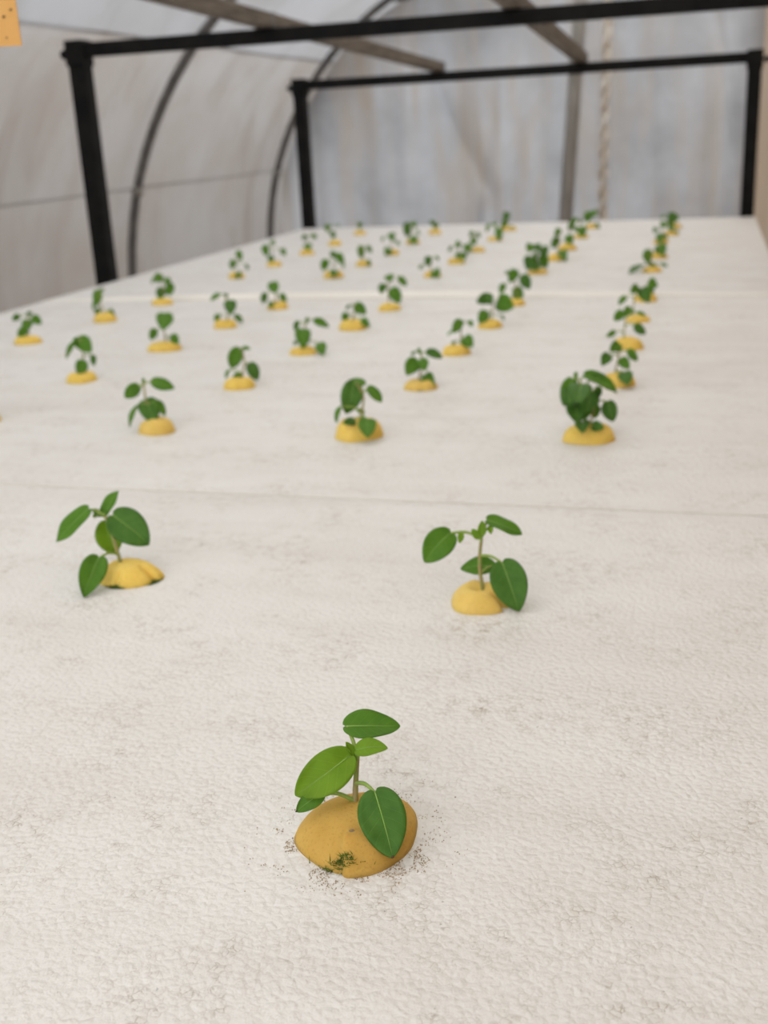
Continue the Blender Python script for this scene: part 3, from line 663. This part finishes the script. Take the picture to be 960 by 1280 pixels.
def plug_geo(r, hgt, seed, slit, dip, squash, fine, prof=(2.3, .62), flap=None):
    """Foam plug: low dome slit from the rim to the middle, pinched round the stem."""
    nr, na = (20, 120) if fine else (9, 28)
    rnd = random.Random(seed)
    ph = [rnd.uniform(0, 6.28) for _ in range(4)]
    vs, fs = [], []
    def pt(rho, a):
        w = 1 + .05 * math.sin(2 * a + ph[0]) + .035 * math.sin(3 * a + ph[1]) + .02 * math.sin(5 * a + ph[2])
        z = hgt * max(0, 1 - rho ** prof[0]) ** prof[1]
        x, y = math.cos(a) * r * w * rho, math.sin(a) * r * w * rho * squash
        z *= 1 + .10 * math.sin(a * 2 + ph[3]) * rho
        # dip where the stem is pinched
        z -= dip * hgt * math.exp(-(rho / .30) ** 2)
        # slit
        for (sa, depth, wid, r_in) in slit:
            da = (a - sa + math.pi) % (2 * math.pi) - math.pi
            if abs(da) < 1.2:
                off = rho * r * math.sin(da)
                g = math.exp(-(off / (wid * r)) ** 2) * max(0, min(1, (rho - r_in) / .25))
                z -= depth * hgt * g * (.35 + .65 * rho)
                sh = 1 - .16 * g * depth * rho
                x *= sh; y *= sh
        if flap:
            da = (a - flap[0] + math.pi) % (2 * math.pi) - math.pi
            if -.05 < da < 1.5 and rho > .45:
                up_f = min(1, (da + .05) / .07) * max(0, min(1, (1.5 - da) / .9)) * min(1, (rho - .45) / .2)
                z += flap[1] * hgt * up_f * (1 - rho ** 6)
                x *= 1 + .08 * up_f; y *= 1 + .08 * up_f
        n = noise.noise(Vector((x * 90 + seed, y * 90, seed)))
        z += .05 * hgt * n
        return Vector((x, y, max(z, -.0006)))
    vs.append(pt(0.0001, 0))
    for i in range(1, nr + 1):
        rho = (i / nr) ** .85
        for k in range(na):
            vs.append(pt(rho, 2 * math.pi * k / na))
    for k in range(na):
        vs.append(Vector((vs[1 + (nr - 1) * na + k].x * .97, vs[1 + (nr - 1) * na + k].y * .97, -.0008)))
    for k in range(na):
        fs.append((0, 1 + k, 1 + (k + 1) % na))
    for i in range(nr):
        for k in range(na):
            a, b = 1 + i * na + k, 1 + i * na + (k + 1) % na
            fs.append((a, a + na, b + na, b))
    return vs, fs

def leaf_prof(v):
    return (v ** .46) * ((1 - v) ** .74) / (.3833 ** .46 * .6167 ** .74)

def leaf_surface(b, t, w, n, seed, curl, fold):
    l = t - b; Ln = l.length
    a = l.normalized()
    n = (n - a * n.dot(a)).normalized()
    s = a.cross(n)
    rnd = random.Random(seed)
    p1, p2 = rnd.uniform(0, 6), rnd.uniform(0, 6)
    skew = rnd.uniform(-.06, .06)
    def at(u, v, lift_=0.0):
        pr = leaf_prof(min(max(v, 0.0), 1.0))
        x = u * w / 2 * pr + skew * w * math.sin(math.pi * v)
        y = Ln * v - (.10 * Ln * (1 - v) ** 6 * abs(u) * pr ** .3)
        zz = curl * Ln * (4 * v * (1 - v)) * .25
        zz += fold * abs(u) ** 1.3 * w * pr * .5 - fold * .14 * w
        zz += .035 * w * math.sin(v * 9 + p1 + u * 2) * abs(u) + .02 * w * math.sin(u * 5 + p2 + v * 5) * abs(u)
        return b + a * y + s * x + n * (zz + lift_)
    return at

def make_leaf(name, b, t, w, n, root_pt, mat, par, seed, fine, rib):
    rnd = random.Random(seed)
    at = leaf_surface(b, t, w, n, seed, rnd.uniform(.12, .40), rnd.uniform(.10, .32))
    nu, nv = (11, 19) if fine else (5, 9)
    th = .00035
    vs, uvs = [], []
    for sgn in (0, 1):
        for j in range(nv):
            v = .5 - .5 * math.cos(math.pi * j / (nv - 1))
            v = .002 + .996 * v
            for i in range(nu):
                u = -1 + 2 * i / (nu - 1)
                vs.append(at(u, v, -th * sgn)); uvs.append((u * .5 + .5, v))
    g = grid_faces(nu, nv)
    k = nu * nv
    fs = [tuple(reversed(f)) for f in g] + [tuple(i + k for i in f) for f in g]
    ring = [i for i in range(nu)] + [j * nu + nu - 1 for j in range(1, nv)] + [(nv - 1) * nu + i for i in range(nu - 2, -1, -1)] + [j * nu for j in range(nv - 2, 0, -1)]
    for i in range(len(ring)):
        a_, b_ = ring[i], ring[(i + 1) % len(ring)]
        fs.append((a_, b_, b_ + k, a_ + k))
    # recalc outside via bmesh
    lf = mesh_obj(name, vs, fs, mat, par, smooth=True, uvs=uvs)
    # petiole
    b0 = at(0, .015, -th)
    d = (b0 - root_pt).length
    if d > .0012:
        mid = (root_pt + b0) / 2 + Vector((0, 0, .12 * d))
        path = smooth_path([root_pt, mid, b0], 4)
        r0 = .00085 if fine else .0008
        r0 = min(r0, w * .09 + .0003)
        vs, fs = tube_geo(path, [r0 * (1.15 - .3 * i / (len(path) - 1)) for i in range(len(path))], 6)
        mesh_obj('petiole', vs, fs, 'petiole', lf, smooth=True)
    if rib:
        path = [at(0, .01 + .90 * i / 9, .00010) for i in range(10)]
        vs, fs = tube_geo(path, [(.00028 if w > .008 else .00018) * (1.1 - .85 * i / 9) for i in range(10)], 5)
        mesh_obj('midrib', vs, fs, 'midrib', lf, smooth=True)
    return lf, at

ORD = ['first', 'second', 'third', 'fourth', 'fifth']
COLN = ['in the rightmost column', 'second from the right', 'third from the right', 'fourth from the right', 'in the leftmost column']
SPECIAL = {
    'P1': 'nearest seedling, in sharp focus, growing from a large yellow foam plug with moss',
    'P2': 'small potato-like seedling on front board, right one of the pair behind the nearest seedling',
    'P3': 'seedling with mossy yellow plug on front board, left of the pair behind the nearest',
    'A0': 'bushy many-leaved seedling in yellow plug, middle board, first row, in the rightmost column',
    'A3': 'seedling cut off by the left picture edge, middle board, first row',
    'G1': 'dense bushy seedling in yellow plug, far board, first row, second from the right',
}
def label_for(k):
    if k in SPECIAL: return SPECIAL[k]
    rr = k[0]
    if rr in 'ABCDE':
        bd, row = 'middle board', 'ABCDE'.index(rr)
    else:
        bd, row = 'far board', 'GHIJK'.index(rr)
    return 'green seedling in yellow foam plug, %s, %s row, %s' % (bd, ORD[row], COLN[int(k[1])])

CAMXY = Vector((0, 0, 0))
for idx, (key, pos, (pr, ph), stem, leaves) in enumerate(PLANTS):
    x, y = pos[0] / 1e4, pos[1] / 1e4
    fine = key[0] == 'P'
    mid = key[0] in 'PAB'
    sd = empty('seedling', (x, y, ZB + lift_at(x, y)))
    tag(sd, label_for(key), 'seedling', 'seedlings in yellow foam plugs')
    rr_, hh = pr / 1e4, ph / 1e4
    rnd = random.Random(idx * 7 + 1)
    toward = math.atan2(-y, -x)           # azimuth that faces the front of the bed
    if key == 'P1':
        slit, dip, sq = [(toward - .28, .24, .05, .66)], .06, 1.0
    elif key == 'P3':
        slit, dip, sq = [(toward + .75, .55, .10, .35), (toward - .55, .30, .08, .5)], .12, .86
    elif key == 'P2':
        slit, dip, sq = [(toward + .9, .60, .12, .1), (toward + 3.0, .25, .2, .2)], .45, 1.0
    elif key in ('B1', 'B2', 'A1'):
        slit, dip, sq = [(toward, .5, .10, .3)], .2, .9
    else:
        slit, dip, sq = [(toward + rnd.uniform(-2.6, 2.6), rnd.uniform(.3, .6), .10, .3)], rnd.uniform(.1, .3), rnd.uniform(.82, .98)
    vs, fs = plug_geo(rr_, hh, idx * 3.7, slit, dip, sq, fine, (1.75, .72) if key == 'P1' else ((2.3, .62) if fine else (3.0, .52)), (toward - .30, .26) if key == 'P1' else None)
    plug = mesh_obj('foam_plug', vs, fs, {'P1': 'foam_aged', 'P2': 'foam_pale', 'A2': 'foam_pale', 'B1': 'foam_pale'}.get(key, 'foam'), sd, smooth=True)
    if key in ('P1', 'P3', 'B1'):
        # moss tufts gathered along the slit at the rim
        for (sa, dp, wd, _) in slit:
            mv, mf = [], []
            for q in range(190 if fine else 25):
                rho = rnd.uniform(.93, 1.06); da = rnd.gauss(-.02, .03 + .17 * max(0, rho - .93) / .12)
                ca, sa_ = math.cos(sa + da), math.sin(sa + da)
                near = min(vs, key=lambda q: (q.x - ca * rr_ * rho) ** 2 + (q.y - sa_ * rr_ * rho * sq) ** 2)
                zz = near.z + rnd.uniform(-.0003, .0006)
                p0 = Vector((ca * rr_ * rho, sa_ * rr_ * rho * sq, max(.0002, zz)))
                dr = Vector((rnd.gauss(0, 1), rnd.gauss(0, 1), rnd.uniform(.2, 1.4))).normalized() * rnd.uniform(.001, .0034)
                sdv = Vector((-dr.y, dr.x, 0)).normalized() * .00025
                up_ = dr.cross(sdv).normalized() * .0002
                i0 = len(mv)
                mv += [p0 - sdv, p0 + sdv, p0 + up_, p0 + dr]
                mf += [(i0, i0 + 1, i0 + 3), (i0 + 1, i0 + 2, i0 + 3), (i0 + 2, i0, i0 + 3), (i0, i0 + 2, i0 + 1)]
            mo = mesh_obj('moss_tuft', mv, mf, 'moss', plug)
            mo['kind'] = 'stuff'
    if key == 'P1':
        # small dark spot on the front of the plug
        az = toward - .16; rho = .60
        c = Vector((math.cos(az) * rr_ * rho, math.sin(az) * rr_ * rho * sq, hh * .66))
        best = min((Vector(q) for q in vs), key=lambda q: (q.x - c.x) ** 2 + (q.y - c.y) ** 2)
        c.z = best.z + .0001
        nrm = Vector((math.cos(az) * .62, math.sin(az) * .62, .78)).normalized()
        e1 = nrm.cross(Vector((0, 0, 1))).normalized(); e2 = nrm.cross(e1)
        sv = [c + nrm * .0004] + [c - nrm * .0004 + (e1 * math.cos(t_) * .0013 + e2 * math.sin(t_) * .0011) for t_ in [k * .5236 for k in range(12)]]
        mesh_obj('dark_spot', sv, [(0, 1 + k, 1 + (k + 1) % 12) for k in range(12)], 'spot', plug, smooth=True)
    # stem
    path = smooth_path([Vector(p) / 1e4 for p in stem], 4)
    r0 = .00125 if fine else .0011
    vs, fs = tube_geo(path, [r0 * (1.2 - .4 * i / (len(path) - 1)) for i in range(len(path))], 8 if fine else 6)
    mesh_obj('stem', vs, fs, 'stem', sd, smooth=True)
    for li, (b, t, w, n, ro_) in enumerate(leaves):
        b, t, ro_ = Vector(b) / 1e4, Vector(t) / 1e4, Vector(ro_) / 1e4
        wd = w / 1e4; n = Vector(n) / 100
        mat = 'leaf' if (idx * 5 + li * 3) % 4 else 'leaf_dark'
        if key == 'A0' or key == 'G1': mat = 'leaf_dark' if li % 3 else 'leaf'
        if wd < .0055 and fine: mat = 'leaf_young'
        if key == 'P1': mat = ['leaf_young', 'leaf', 'leaf_young', 'leaf_young', 'leaf_dark', 'leaf'][li]
        if key == 'P3': mat = ['leaf', 'leaf_dark', 'leaf', 'leaf_young', 'leaf', 'leaf', 'leaf_young'][li]
        lf, at = make_leaf('leaf', b, t, wd, n, ro_, mat, sd, idx * 31 + li, fine, mid and (fine or key[0] == 'A') and wd > .005)
        if key == 'P1' and li in (4, 5):
            pth = [at(-.5 + .5 * q, .985, .0003) for q in range(3)]
            vs, fs = tube_geo(pth, .0005, 6)
            mesh_obj('withered_tip', vs, fs, 'leaf_tip', lf, smooth=True)

# ------------------------------------------------------------------ grit round the nearest plug
px_, py_ = PLANTS[0][1][0] / 1e4, PLANTS[0][1][1] / 1e4
rnd = random.Random(3)
gv, gf = [], []
for k in range(1100):
    while True:
        a = rnd.uniform(0, 2 * math.pi)
        dr = abs(rnd.gauss(0, .008)) + .0008
        r_ = .0255 + dr
        X, Y = math.cos(a) * r_, math.sin(a) * r_ * .95
        # mostly in front and to the sides
        if rnd.random() < (.95 if Y < -.004 else .22) and noise.noise(Vector((X * 130, Y * 130, 1.7))) > -.05: break
    s = rnd.choice((.0002, .00028, .0004)) * rnd.uniform(.7, 1.3)
    c = Vector((px_ + X, py_ + Y, ZB + s * .3))
    i0 = len(gv)
    for q in ((1, 0, -.4), (-.5, .9, -.4), (-.6, -.8, -.4), (0, 0, 1)):
        gv.append(c + Vector(q) * s)
    gf += [(i0, i0 + 1, i0 + 3), (i0 + 1, i0 + 2, i0 + 3), (i0 + 2, i0, i0 + 3), (i0, i0 + 2, i0 + 1)]
g = mesh_obj('grit', gv, gf, 'grit')
tag(g, 'fine brown grit scattered on the white board around the nearest plug', 'grit', kind='stuff')
